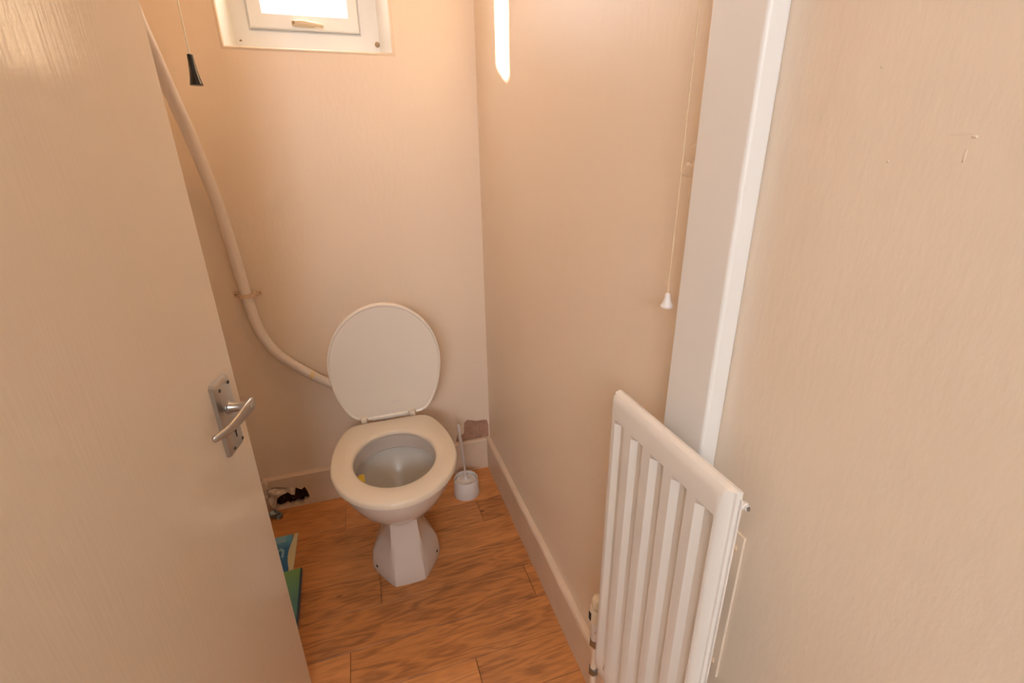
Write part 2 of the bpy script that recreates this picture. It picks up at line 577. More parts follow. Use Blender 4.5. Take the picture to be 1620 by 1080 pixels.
# wall with the doorway (behind and around the photographer) and the hall
bm = bmesh.new()
DX0, DZ = -0.87, 2.02
box(bm, HX0 - 0.1, DX0, YF2, YF, -0.1, CEIL + 0.1)
box(bm, DX0, 0.02, YF2, YF, DZ, CEIL + 0.1)
wf = obj('wall_front', bm, 'hallwall')
tag(wf, 'magnolia wall with the doorway between toilet and hall', kind='structure')
dl = obj('trim_1', bx(DX0 - 0.005, DX0 + 0.014, YF2 - 0.01, YF + 0.01, 0, DZ, bev=0.002), 'door')
tag(dl, 'cream painted door lining on the hinge side of the doorway', kind='structure')
hl_ = obj('wall_hall_left', bx(HX0 - 0.1, HX0, HALL_Y, YF2, -0.1, CEIL + 0.1), 'hallwall')
tag(hl_, 'magnolia wall of the hall outside the toilet', kind='structure')
bm = bmesh.new()
poly_holes(bm, [(HX0 - 0.1, -0.1), (0.1, -0.1), (0.1, CEIL + 0.1), (HX0 - 0.1, CEIL + 0.1)], [rect(HW)], lambda u, v: (u, HALL_Y, v))
hb = obj('wall_hall_back', bm, 'hallwall')
tag(hb, 'hall wall with a window opening added to light the toilet doorway', kind='structure')
h2 = empty('fill_window', (0, 0, 0))  # added daylight source behind the camera, never in view
tag(h2, 'unseen white framed hall window added to light the toilet through the doorway', kind='structure')
obj('window_frame', ring_frame(bmesh.new(), HW, (HW[0] + 0.06, HW[1] - 0.06, HW[2] + 0.06, HW[3] - 0.06), HALL_Y + 0.02, HALL_Y - 0.05), 'upvc', h2)
cl = obj('ceiling', bx(HX0 - 0.1, 0.1, HALL_Y - 0.1, 0.3, CEIL, CEIL + 0.1), 'ceiling')
tag(cl, 'plain off-white ceiling', kind='structure')

# skirting boards
SH, ST = 0.145, 0.018


def skirt_profile(t, h):
    return [(0.0, 0.0), (t, 0.0), (t, h - 0.007), (t - 0.004, h - 0.001), (t - 0.007, h), (0.0, h)]


bm = bmesh.new()
ys = [0.0 - 1.53 * i / 40 for i in range(41)]
q = random.Random(11)
rings = []
for y in ys:
    j = q.uniform(-0.0008, 0.0008)
    rings.append([(-d + (j if d > 0 else 0), y, z + (j if z > 0.1 else 0)) for d, z in skirt_profile(ST, SH)])
loft(bm, rings)
sr = obj('baseboard_right', bm, 'skirt', smooth=25)
tag(sr, 'cream painted skirting board along the right wall', kind='structure')

hole = [(-0.8605, 0.0553), (-0.8439, 0.0642), (-0.8196, 0.0744), (-0.8068, 0.061), (-0.7977, 0.0552), (-0.7893, 0.0898), (-0.7783, 0.0803), (-0.7691, 0.0745), (-0.7572, 0.0848), (-0.7519, 0.07), (-0.7448, 0.0342),
        (-0.7573, 0.0205), (-0.7667, 0.0265), (-0.7669, 0.0094), (-0.7907, 0.0056), (-0.8018, 0.0155), (-0.8233, 0.0095), (-0.8288, 0.0213), (-0.8453, 0.0139), (-0.8608, 0.0114), (-0.868, 0.0202), (-0.8651, 0.0431)]
slit = [(-0.873, 0.1083), (-0.8489, 0.106), (-0.816, 0.0951), (-0.8222, 0.0884), (-0.8504, 0.0975), (-0.8718, 0.1014)]
bm = bmesh.new()
sx0, sx1 = XL, -ST
poly_holes(bm, [(sx0, 0.0), (sx1, 0.0), (sx1, SH - 0.006), (sx0, SH - 0.006)], [hole, slit], lambda u, v: (u, -ST, v))
for hlp in (hole, slit):
    a = [bm.verts.new((u, -ST, v)) for u, v in hlp]
    b = [bm.verts.new((u, 0.0, v)) for u, v in hlp]
    n = len(hlp)
    for i in range(n):
        bm.faces.new((a[i], a[(i + 1) % n], b[(i + 1) % n], b[i]))
prof = [(-ST, SH - 0.006), (-ST + 0.004, SH - 0.001), (-ST + 0.007, SH), (0.0, SH)]
rg = [[(sx0, y, z) for y, z in prof], [(sx1, y, z) for y, z in prof]]
loft(bm, rg, cap0=False, cap1=False, closed=False)
bmesh.ops.remove_doubles(bm, verts=bm.verts[:], dist=0.0002)
sb = obj('baseboard_back', bm, 'skirt')
tag(sb, 'cream painted skirting board along the back wall, broken open at its left end', kind='structure')
for k, (x, z, rx, rz) in enumerate(((-0.893, 0.128, 0.015, 0.028), (-0.899, 0.085, 0.016, 0.026), (-0.884, 0.045, 0.013, 0.030), (-0.850, 0.082, 0.026, 0.009), (-0.803, 0.078, 0.009, 0.016), (-0.868, 0.09, 0.018, 0.014))):
    o = obj('filler_lump', lump(bmesh.new(), (x, -0.020, z), (rx, 0.012, rz), 20 + k, sub=2, jag=0.22), 'chunk', sb)
sl = obj('baseboard_left', bx(XL, XL + ST, YF, -ST, 0, SH, bev=0.003), 'skirt')
tag(sl, 'cream painted skirting board along the left wall behind the door', kind='structure')

# white vertical boxing on the right wall
bm = bx(-0.0285, 0.0, -1.2695, -1.182, 0.0, CEIL, bev=0.005, seg=5)
t2 = obj('trim_2', bm, 'box')
tag(t2, 'tall white satin boxing strip running up the right wall behind the radiator', kind='structure')

# window
w1 = empty('window_1', (0, 0, 0))
tag(w1, 'small high white plastic window in the back wall, glass blown out by daylight', kind='structure')
FI = (-0.704, -0.297, 1.585, 2.19)
bm = bmesh.new()
r4 = lambda qd, y: [(qd[0], y, qd[2]), (qd[1], y, qd[2]), (qd[1], y, qd[3]), (qd[0], y, qd[3])]
loft(bm, [r4(WO, 0.0), r4(FI, 0.105)], cap0=False, cap1=False)
OUT = (-0.685, WO[1], WO[2], WO[3])  # unseen outer opening drawn in on the left to narrow the sun patch
loft(bm, [r4(FI, 0.135), r4(OUT, 0.26)], cap0=False, cap1=False)
loft(bm, [r4(OUT, 0.26), r4((WO[0] - 0.03, WO[1] + 0.03, WO[2] - 0.03, WO[3] + 0.03), 0.262)], cap0=False, cap1=False)
obj('window_reveal', bm, 'reveal', w1)
e = 0.008
bm = bmesh.new()
loft(bm, [r4((WO[0] - e, WO[1] + e, WO[2] - e, WO[3] + e), 0.0003), r4((WO[0] - e * .7, WO[1] + e * .7, WO[2] - e * .7, WO[3] + e * .7), -0.0016), r4((WO[0] - 0.001, WO[1] + 0.001, WO[2] - 0.001, WO[3] + 0.001), -0.0016), r4((WO[0] + .002, WO[1] - .002, WO[2] + .002, WO[3] - .002), 0.002)], cap0=False, cap1=False)
obj('edge_bead', bm, 'bead', w1, smooth=50)
SA = (-0.661, -0.351, 1.638, 2.138)
GL = (-0.607, -0.397, 1.691, 2.094)
obj('window_frame', ring_frame(bmesh.new(), (FI[0] - 0.01, FI[1] + 0.01, FI[2] - 0.01, FI[3] + 0.01), (SA[0] + 0.004, SA[1] - 0.004, SA[2] + 0.004, SA[3] - 0.004), 0.092, 0.145, ych=0.100, ch=0.010), 'upvc', w1)
sash = obj('sash', ring_frame(bmesh.new(), SA, GL, 0.078, 0.135, ych=0.098, ch=0.016), 'upvc', w1)
obj('pane', bx(GL[0] - 0.004, GL[1] + 0.004, 0.112, 0.116, GL[2] - 0.004, GL[3] + 0.004), 'glass', w1)
bm = bmesh.new()
box(bm, -0.545, -0.480, 0.066, 0.079, 1.645, 1.661, bev=0.005, seg=3)
path = smooth_path([(-0.535, 0.064, 1.653), (-0.515, 0.055, 1.653), (-0.49, 0.052, 1.650), (-0.455, 0.054, 1.646)], 5)
tube(bm, path, [0.0075 - 0.003 * i / (len(path) - 1) for i in range(len(path))], n=10)
hnd = obj('window_handle', bm, 'cream', sash, smooth=40)
hnd['label'] = 'cream window handle'
bm = bmesh.new()
lathe(bm, [(0.001, -0.012), (0.0035, -0.012), (0.004, -0.010), (0.004, 0.0)], n=14, c=(-0.538, 0.066, 1.653), axis='Y')
kb = obj('lock_button', bm, 'rust', sash, smooth=40)
o = obj('screw_cap', lathe(bmesh.new(), [(0.0015, -0.004), (0.004, -0.0035), (0.007, -0.001), (0.008, 0.002)], n=16, c=(-0.300, 0.0895, 1.612), axis='Y'), 'rust', w1, smooth=40)
o['label'] = 'small brown stained cap in the frame corner'
o = obj('screw_cap', lump(bmesh.new(), (-0.694, 0.090, 1.605), (0.004, 0.003, 0.003), 51, sub=1), 'rust', w1)

# ================================================================ DOOR
a7 = math.radians(11.0)
DOOR_W, DOOR_H, DOOR_T = 0.755, 1.985, 0.036
door = bx(-DOOR_T, 0.0, -DOOR_W, 0.0, 0.006, DOOR_H, bev=0.003, seg=2)
# local: +x = visible face normal, -y = towards the hinge, origin on the free edge
door = obj('door_1', door, 'door', loc=(-0.694, -0.765, 0))
door.rotation_euler = (0, 0, -a7)
tag(door, 'cream gloss painted flush door standing open on the left with metal lever handle', kind='structure')
PS0, PS1, PZ0, PZ1 = -0.0975, -0.0380, 0.767, 0.912      # plate footprint
bm = bmesh.new()
bs = [(0.0, 0.0), (0.0065, 0.001), (0.0105, 0.0065), (0.0115, 0.009)]
rings = []
for x, ins in bs:
    c = max(0.004 - ins * 0.2, 0.002)
    y0, y1, z0, z1 = PS0 + ins, PS1 - ins, PZ0 + ins, PZ1 - ins
    rings.append([(x, y0 + c, z0), (x, y1 - c, z0), (x, y1, z0 + c), (x, y1, z1 - c), (x, y1 - c, z1), (x, y0 + c, z1), (x, y0, z1 - c), (x, y0, z0 + c)])
loft(bm, rings)
plate = obj('handle_plate', bm, 'alu', door, smooth=20)
plate['label'] = 'worn aluminium back plate'
for (y, z) in ((-0.0855, 0.898), (-0.051, 0.899), (-0.0855, 0.781), (-0.051, 0.781)):
    obj('screw', lathe(bmesh.new(), [(0.0005, 0.0126), (0.003, 0.0126), (0.0034, 0.0118), (0.0034, 0.010)], n=12, c=(0, y, z), axis='X'), 'dark', plate, smooth=40)
bm = bmesh.new()
lathe(bm, [(0.0035, 0.008), (0.0035, 0.0122), (0.0005, 0.0122)], n=14, c=(0, -0.068, 0.808), axis='X')
box(bm, 0.008, 0.0121, -0.0697, -0.0663, 0.795, 0.808)
obj('keyhole', bm, 'dark', plate)
# lever: neck out of the plate, then a flattened arm curving back towards the hinge
bm = bmesh.new()
lathe(bm, [(0.0135, 0.009), (0.0135, 0.0125), (0.0105, 0.0135), (0.0088, 0.022), (0.0088, 0.036), (0.0105, 0.046), (0.008, 0.053), (0.002, 0.055)], n=24, c=(0, -0.069, 0.857), axis='X')
arm = smooth_path([(0.046, -0.0565, 0.860, 0.0050, 0.0085), (0.048, -0.066, 0.859, 0.0060, 0.0114), (0.046, -0.087, 0.856, 0.0045, 0.0114), (0.042, -0.109, 0.851, 0.0040, 0.0100), (0.035, -0.128, 0.846, 0.0038, 0.0082), (0.026, -0.142, 0.843, 0.0040, 0.0070), (0.019, -0.150, 0.841, 0.0040, 0.0062), (0.0165, -0.153, 0.841, 0.002, 0.003)], 6)
V = [Vector(p[:3]) for p in arm]
rings = []
for i, p in enumerate(V):
    d = (V[min(i + 1, len(V) - 1)] - V[max(i - 1, 0)]).normalized()
    up = Vector((0, 0, 1))
    sd = d.cross(up).normalized()
    tw, th = arm[i][3], arm[i][4]
    rg = []
    for k in range(20):
        t = 2 * PI * k / 20
        c, s_ = math.cos(t), math.sin(t)
        rg.append(tuple(p + sd * tw * math.copysign(abs(c) ** 0.7, c) + up * th * math.copysign(abs(s_) ** 0.7, s_)))
    rings.append(rg)
loft(bm, rings)
lev = obj('lever_handle', bm, 'alu', door, smooth=35)
lev['label'] = 'curved aluminium lever'
obj('latch_plate', bx(-0.028, -0.008, -0.0005, 0.0012, 0.80, 0.93, bev=0.0005), 'alu', door)
for z in (0.25, 1.75):
    obj('hinge', lathe(bmesh.new(), [(0.006, z - 0.04), (0.006, z + 0.04)], n=12, c=(0.004, -DOOR_W + 0.002, 0)), 'chrome', door, smooth=40)

# ================================================================ TOILET
TX = -0.413
toilet = empty('toilet', (TX, -0.40, 0))
tag(toilet, 'white pedestal toilet with lid up, standing against the back wall below the window', 'toilet')
OX, OY = -TX, 0.40            # part meshes are written in room coordinates relative to the empty


def tp(x, y, z):
    return (x, y + OY, z)     # x is already relative to TX


N = 72


def ring_polar(fn, cy, z):
    return [tp(fn(2 * PI * i / N) * math.cos(2 * PI * i / N), cy + fn(2 * PI * i / N) * math.sin(2 * PI * i / N), z) for i in range(N)]


def ell(a, bf, bb, back=None, pw=14.0):
    """polar radius: half width a, front length bf, back length bb, optional straight cut at the back"""
    def f(t):
        c, s = math.cos(t), math.sin(t)
        b = bb if s > 0 else bf
        r = 1.0 / math.sqrt((c / a) ** 2 + (s / b) ** 2)
        if back is not None and s > 0.05:
            r2 = back / s
            r = (r ** -pw + r2 ** -pw) ** (-1 / pw)
        return r
    return f


def octa(hw, yf, yb, fw, yc, bw=0.045):
    """pedestal section around centre: side half-width hw, front facet at -yf of half width fw, chamfer reaching the side at -yc; rounded back at yb"""
    def f(t):
        c, s = math.cos(t), math.sin(t)
        r = 1e9
        if abs(c) > 1e-6:
            r = min(r, hw / abs(c))
        if s < -1e-6:
            r = min(r, yf / -s)
        if s > 1e-6:
            r = min(r, yb / s)
        # chamfer line from (fw,-yf) to (hw,-yc)
        x0, y0, x1, y1 = fw, -yf, hw, -yc
        nx, ny = (y1 - y0), -(x1 - x0)
        dd = nx * x0 + ny * y0
        den = nx * abs(c) + ny * s
        if den > 1e-6:
            r = min(r, dd / den)
        # back taper from (hw,-yc) to (bw,yb)
        x0, y0, x1, y1 = hw, -yc, min(bw, hw * 0.8), yb
        nx, ny = (y1 - y0), -(x1 - x0)
        dd = nx * x0 + ny * y0
        den = nx * abs(c) + ny * s
        if den > 1e-6:
            r = min(r, dd / den)
        return r
    return f


def blend(f, g, k):
    return lambda t: f(t) * (1 - k) + g(t) * k


CY = -0.40
bm = bmesh.new()
rings = []
#  z, hw, yf, yb, fw, yc  (relative to CY)
ped = [(0.0, 0.110, 0.130, 0.16, 0.050, 0.030), (0.012, 0.112, 0.131, 0.16, 0.050, 0.030), (0.04, 0.112, 0.129, 0.16, 0.049, 0.026), (0.07, 0.107, 0.123, 0.16, 0.048, 0.024), (0.095, 0.095, 0.116, 0.16, 0.047, 0.022), (0.12, 0.078, 0.109, 0.16, 0.046, 0.026), (0.145, 0.066, 0.102, 0.165, 0.045, 0.035), (0.17, 0.059, 0.095, 0.17, 0.044, 0.042),
       (0.195, 0.056, 0.091, 0.18, 0.043, 0.048), (0.215, 0.055, 0.090, 0.20, 0.043, 0.05)]
for z, hw, yf, yb, fw, yc in ped:
    rings.append(ring_polar(blend(octa(hw, yf, yb, fw, yc), ell(hw * 1.02, yf, yb), 0.22 if z < 0.12 else 0.1), CY, z))
rings.append(ring_polar(blend(octa(0.060, 0.095, 0.24, 0.043, 0.05), ell(0.066, 0.100, 0.24), 0.5), CY, 0.232))
for z, a, bf, bb in ((0.245, 0.082, 0.118, 0.25), (0.262, 0.107, 0.148, 0.25), (0.285, 0.133, 0.178, 0.245), (0.315, 0.155, 0.203, 0.24), (0.345, 0.169, 0.219, 0.24), (0.372, 0.176, 0.227, 0.24), (0.388, 0.178, 0.229, 0.24), (0.3935, 0.176, 0.227, 0.238)):
    rings.append(ring_polar(ell(a, bf, bb, back=0.225), CY, z))
rings.append(ring_polar(ell(0.168, 0.218, 0.228, back=0.215), CY, 0.396))
loft(bm, rings, cap0=True, cap1=False)
# rim and inside
rin = []
rin.append(rings[-1])
bm2 = bmesh.new()
inn = [(0.396, 0.168, 0.218, 0.228, 0.215), (0.396, 0.134, 0.166, 0.155, None), (0.393, 0.129, 0.160, 0.150, None), (0.345, 0.131, 0.160, 0.150, None), (0.341, 0.135, 0.163, 0.154, None)]
loft(bm, [ring_polar(ell(a, bf, bb, back=bk), CY - (0.0 if bk else 0.015), z) for z, a, bf, bb, bk in inn], cap0=False, cap1=False)
bmesh.ops.remove_doubles(bm, verts=bm.verts[:], dist=0.0003)
pan_bvh = BVHTree.FromBMesh(bm)
pan = obj('pan', bm, 'ceramic', toilet, smooth=32)
pan['label'] = 'white china pan on a faceted pedestal'
ib = [(0.341, 0.135, 0.163, 0.154), (0.352, 0.150, 0.180, 0.166), (0.335, 0.152, 0.182, 0.167), (0.30, 0.142, 0.168, 0.155), (0.27, 0.128, 0.145, 0.14), (0.24, 0.106, 0.11, 0.12), (0.215, 0.082, 0.07, 0.10), (0.19, 0.06, 0.035, 0.08), (0.165, 0.04, 0.02, 0.06)]
ibo = obj('bowl_interior', loft(bm2, [ring_polar(ell(a, bf, bb), CY - 0.015, z) for z, a, bf, bb in ib], cap0=False, cap1=True), 'bowl_in', pan, smooth=50)
wt = obj('water', loft(bmesh.new(), [ring_polar(ell(0.075, 0.057, 0.093), CY - 0.015, 0.207), ring_polar(ell(0.0715, 0.053, 0.09), CY - 0.015, 0.2045)]), 'water', pan)
for sx in (-1, 1):
    tgt = Vector(tp(sx * 0.088, -0.448, 0.030))
    n_ = Vector((sx * 0.874, -0.486, 0.1)).normalized()
    hit, hn, _i, _d = pan_bvh.ray_cast(tgt + n_ * 0.2, -n_)
    bm = bmesh.new()
    lathe(bm, [(0.0048, -0.006), (0.0048, 0.0008), (0.003, 0.0022), (0.0005, 0.0022)], n=12)
    o = obj('fixing_screw', bm, 'dark', toilet, smooth=40)
    o.location = hit
    o.rotation_euler = n_.to_track_quat('Z', 'Y').to_euler()

# seat
SC = -0.425
so = ell(0.189, 0.226, 0.325, back=0.231, pw=26)
si = ell(0.1235, 0.148, 0.148)
z0 = 0.4005
prof = [(0.12, 0.0), (0.0, 0.0), (-0.002, 0.005), (0.0, 0.0125), (0.04, 0.0165), (0.10, 0.018), (0.55, 0.0195), (0.86, 0.0180), (0.95, 0.0150), (1.0, 0.0095), (1.0, 0.003), (0.94, 0.0), (0.12, 0.0)]
bm = bmesh.new()
loft(bm, [ring_polar(blend(so, si, s), SC, z0 + z) for s, z in prof], cap0=False, cap1=False)
bmesh.ops.remove_doubles(bm, verts=bm.verts[:], dist=0.0002)
seat = obj('seat', bm, 'seat', toilet, smooth=40)
for sx, yy in ((-0.13, -0.50), (0.13, -0.50), (-0.14, -0.32), (0.14, -0.32)):
    obj('buffer', bx(sx - 0.012, sx + 0.012, yy + OY - 0.007, yy + OY + 0.007, 0.3958, z0 + 0.002, bev=0.001), 'white', seat)
obj('buffer', bx(0.012, 0.030, -0.612 + OY, -0.602 + OY, 0.3958, z0 + 0.002, bev=0.001), 'white', seat)

# lid, standing up; local: x across, y up the lid from the hinge, z towards the room
L = 0.428
lcy = 0.222
lo = ell(0.184, 0.230, 0.295, back=lcy, pw=22)
lid_profile = [(0.0, -0.013), (0.985, -0.013), (1.0, -0.009), (1.0, 0.001), (0.99, 0.0035), (0.972, 0.0035), (0.955, 0.0), (0.5, -0.001), (0.0, -0.001)]


def lid_ring(k, z):
    out = []
    for i in range(N):
        t = 2 * PI * i / N
        r = lo(t) * k
        out.append((r * math.cos(t), lcy - r * math.sin(t), z))
    return out


bm = bmesh.new()
loft(bm, [lid_ring(max(k, 0.002), z) for k, z in lid_profile])
lid = obj('lid', bm, 'lid', toilet, smooth=28)
lean = math.radians(10.5)
lid.location = tp(0.012, -0.160, 0.408)
lid.rotation_euler = (PI / 2 + lean, 0, 0)
lid['label'] = 'oval white plastic lid standing open'
obj('hinge_bar', bx(-0.068, 0.068, -0.004, 0.012, -0.010, 0.006, bev=0.004, seg=3), 'lid', lid, smooth=40)
mk = bmesh.new()
for k in range(5):
    box(mk, 0.004 + k * 0.0065, 0.0085 + k * 0.0065, 0.0605, 0.0665 + 0.001 * (k % 2), -0.001, -0.0003)
obj('moulded_mark', mk, 'white', lid)
for sx in (-0.084, 0.084):
    bm = bmesh.new()
    box(bm, sx - 0.010, sx + 0.010, -0.178 + OY, -0.150 + OY, 0.396, 0.424, bev=0.004, seg=3)
    lathe(bm, [(0.007, -0.014), (0.007, 0.014)], n=16, c=(sx + 0.0, -0.163 + OY, 0.421), axis='X')
    obj('hinge', bm, 'seat', toilet, smooth=40)

# yellow rim block in the bowl
rb = empty('rim_block', (-0.522, -0.405, 0.335))
tag(rb, 'small yellow toilet freshener block clipped inside the bowl', 'air freshener')
obj('block', bx(-0.009, 0.011, -0.020, 0.020, -0.016, 0.012, bev=0.005, seg=3), 'yellow', rb, smooth=50)
obj('hook', bx(-0.0165, -0.008, -0.004, 0.004, 0.002, 0.006, bev=0.001), 'white', rb)

# ================================================================ FLUSH PIPE
fp = empty('flush_pipe', (-0.80, -0.03, 0.84))
tag(fp, 'off-white painted flush pipe bending down the back wall to the toilet', 'pipe')
pp = [(TX, -0.085, 0.350), (TX - 0.02, -0.06, 0.395), (-0.49, -0.05, 0.445), (-0.602, -0.045, 0.522), (-0.660, -0.04, 0.564), (-0.747, -0.034, 0.650), (-0.788, -0.030, 0.733), (-0.804, -0.027, 0.837), (-0.812, -0.027, 0.963), (-0.818, -0.034, 1.08), (-0.824, -0.055, 1.18), (-0.835, -0.105, 1.33), (-0.842, -0.165, 1.432), (-0.841, -0.235, 1.512),
      (-0.838, -0.305, 1.585), (-0.834, -0.345, 1.66), (-0.834, -0.36, 1.80), (-0.834, -0.36, 2.0), (-0.834, -0.36, CEIL)]
path = smooth_path(pp, 7)
o = obj('pipe', tube(bmesh.new(), [(x + 0.80, y + 0.03, z - 0.84) for x, y, z in path], 0.0168, n=24), 'pipe', fp, smooth=50)
# clip: strap round the pipe and two ears on the wall
bm = bmesh.new()
st = []
for k in range(0, 13):
    t = PI * k / 12
    st.append((0.0195 * math.cos(t), -0.0 - 0.0195 * math.sin(t)))
outer = [(u * 1.18, v * 1.18) for u, v in st]
sec = st + list(reversed(outer))
prism(bm, sec, lambda u, v: (u - 0.0065, v + 0.003, 0.017), lambda u, v: (u - 0.0050, v + 0.003, 0.031))
for sx in (-1, 1):
    box(bm, -0.0055 + sx * 0.0212 - 0.003, -0.0055 + sx * 0.0212 + 0.003, 0.001, 0.0295, 0.017, 0.031, bev=0.001)
    box(bm, min(-0.0055 + sx * 0.021, -0.0055 + sx * 0.043), max(-0.0055 + sx * 0.021, -0.0055 + sx * 0.043), 0.0255, 0.0298, 0.014, 0.033, bev=0.002)
clip = obj('pipe_clip', bm, 'clip', fp, smooth=40)
clip['label'] = 'painted-over saddle clip'
for sx in (-1, 1):
    obj('screw', lathe(bmesh.new(), [(0.0005, 0.0245), (0.003, 0.0247), (0.0035, 0.0262)], n=12, c=(-0.0055 + sx * 0.036, 0, 0.0235), axis='Y'), 'rust', clip)
o = obj('paint_drip', lump(bmesh.new(), (-0.652 + 0.80, -0.0415 + 0.03 - 0.0015, 0.558 - 0.84 + 0.0015), (0.013, 0.0168, 0.0168), 61, sub=3, jag=0.06), 'yellowing', fp, smooth=80)

# ================================================================ TOILET BRUSH
bh = empty('brush_holder', (-0.145, -0.155, 0))
tag(bh, 'round white plastic toilet brush holder on the floor by the skirting', 'brush holder')
lathe_prof = [(0.052, 0.0), (0.053, 0.002), (0.050, 0.040), (0.0475, 0.072), (0.0465, 0.074), (0.0445, 0.0735), (0.0440, 0.070), (0.0445, 0.060)]
bm = bmesh.new()
rings = []
for r, h in lathe_prof + [(0.046, 0.012)]:
    rings.append([(r * math.cos(2 * PI * i / 40), r * math.sin(2 * PI * i / 40), h) for i in range(40)])
loft(bm, rings)
obj('cup', bm, 'white', bh, smooth=40)
br = empty('toilet_brush', (-0.145, -0.155, 0.012))
tag(br, 'white toilet brush with thin upright handle standing in its holder', 'toilet brush')
bm = bmesh.new()
rd = tube(bm, [(0.0, 0.0, 0.03), (-0.001, 0.001, 0.08), (-0.004, 0.004, 0.14), (-0.0045, 0.005, 0.142), (-0.013, 0.016, 0.27), (-0.0138, 0.0172, 0.292), (-0.0142, 0.0178, 0.299)], [0.0035, 0.0035, 0.0037, 0.0058, 0.0066, 0.006, 0.003], n=14)
obj('handle', bm, 'white', br, smooth=40)
bm = bmesh.new()
lathe(bm, [(0.041, 0.044), (0.042, 0.047), (0.0405, 0.050), (0.018, 0.052), (0.009, 0.058), (0.006, 0.066), (0.0035, 0.07)], n=36)
obj('splash_disc', bm, 'white', br, smooth=30)
bm = bmesh.new()
lathe(bm, [(0.012, 0.002), (0.034, 0.006), (0.036, 0.036), (0.012, 0.042)], n=28)
obj('bristle_head', bm, 'bristle', br, smooth=40)

# ================================================================ RADIATOR
RX = -0.092           # front face
ry0, ry1, rz0, rz1 = -1.391, -1.136, 0.315, 0.932
rad = empty('radiator', (-0.08, (ry0 + ry1) / 2, rz0))
tag(rad, 'narrow white enamelled panel radiator with vertical flutes on the right wall', 'radiator')
ox, oy, oz = 0.08, -(ry0 + ry1) / 2, -rz0


def rp_(x, y, z):
    return (x + ox, y + oy, z + oz)


# channels: (far edge y, near edge y)
ch = [(-1.1505, -1.1775), (-1.197, -1.2275), (-1.2465, -1.277), (-1.2945, -1.325), (-1.3415, -1.3725)]
CD = 0.0062
prof = [(ry1, 0.010), (ry1 - 0.0012, 0.004), (ry1 - 0.004, 0.0005), (ry1 - 0.007, 0.0)]     # (y, depth behind the face)
for f_, n_ in ch:
    prof += [(f_, 0.0), (f_ - 0.0100, CD), (n_ + 0.0065, CD), (n_, 0.0)]
prof += [(ry0 + 0.0165, 0.0), (ry0 + 0.0125, 0.0015), (ry0 + 0.0055, 0.0070), (ry0 + 0.0040, 0.0090), (ry0 + 0.0015, 0.0100), (ry0, 0.0125)]
zs = [(rz0, 0.0, 0.010), (rz0 + 0.002, 0.0, 0.005), (rz0 + 0.006, 0.0, 0.001), (rz0 + 0.010, 0.0, 0.0), (rz0 + 0.034, 0.0, 0.0), (rz0 + 0.050, 1.0, 0.0),
      (rz1 - 0.0500, 1.0, 0.0), (rz1 - 0.0430, 0.0, 0.0), (rz1 - 0.016, 0.0, 0.0), (rz1 - 0.008, 0.0, 0.0015), (rz1 - 0.003, 0.0, 0.005), (rz1, 0.0, 0.012), (rz1 - 0.001, 0.0, 0.016)]
bm = bmesh.new()
G = []
for z, k, ed in zs:
    row = []
    for y, d in prof:
        edge = d > 0 and (y > ry1 - 0.0075 or y < ry0 + 0.0175)
        dep = max(d, ed) if edge else max(d * k, ed)
        row.append(bm.verts.new(rp_(RX + dep, y, z)))
    G.append(row)
for j in range(len(G) - 1):
    for i in range(len(prof) - 1):
        bm.faces.new((G[j][i], G[j][i + 1], G[j + 1][i + 1], G[j + 1][i]))
# back skin
bkx = RX + 0.0165
bvs = [bm.verts.new(rp_(bkx, y, z)) for y, z in ((ry1, rz0), (ry0, rz0), (ry0, rz1 - 0.001), (ry1, rz1 - 0.001))]
bm.faces.new(bvs)
bm.faces.new([G[0][0], *[G[0][i] for i in range(1, len(prof))], bvs[1], bvs[0]])
bm.faces.new([*reversed(G[-1]), bvs[3], bvs[2]])
bm.faces.new([*[G[j][0] for j in range(len(G))], bvs[3], bvs[0]])
bm.faces.new([*[G[j][-1] for j in reversed(range(len(G)))], bvs[1], bvs[2]])
panel = obj('panel', bm, 'rad', rad, smooth=26)
# welded seam flange at the near end
obj('seam', bx(*[RX + 0.0135 + ox, RX + 0.0160 + ox], ry0 - 0.003 + oy, ry0 + 0.004 + oy, 0.010, rz1 - rz0 - 0.010, bev=0.0008), 'rad', rad)
# bleed plug
bm = bmesh.new()
lathe(bm, [(0.0048, 0.0), (0.0048, -0.004), (0.0036, -0.005), (0.0036, -0.007), (0.001, -0.007)], n=8, c=rp_(RX + 0.021, ry0 + 0.002, rz1 - 0.020), axis='Y')
bl = obj('bleed_valve', bm, 'rad', rad)
bl['label'] = 'small bleed plug at the top corner'
obj('bleed_key_square', bx(*[RX + 0.021 - 0.0015 + ox, RX + 0.021 + 0.0015 + ox], ry0 - 0.007 + oy, ry0 - 0.004 + oy, rz1 - 0.0222 + oz, rz1 - 0.0178 + oz), 'chrome', bl)
# wall bracket behind the near end
bm = bmesh.new()
by = -1.337
box(bm, -0.004 + ox, 0.0 + ox, by - 0.006 + oy, by + 0.030 + oy, 0.53 + oz, 0.80 + oz, bev=0.001)
box(bm, -0.075 + ox, 0.0 + ox, by + 0.020 + oy, by + 0.023 + oy, 0.56 + oz, 0.60 + oz, bev=0.001)
box(bm, -0.075 + ox, 0.0 + ox, by + 0.020 + oy, by + 0.023 + oy, 0.74 + oz, 0.78 + oz, bev=0.001)
bk = obj('wall_bracket', bm, 'wall', rad)
for z in (0.555, 0.775):
    obj('screw', lathe(bmesh.new(), [(0.005, -0.0035), (0.005, -0.006), (0.003, -0.0075), (0.0005, -0.0075)], n=14, c=(ox, by + 0.006 + oy, z + oz), axis='X'), 'clip', bk, smooth=40)
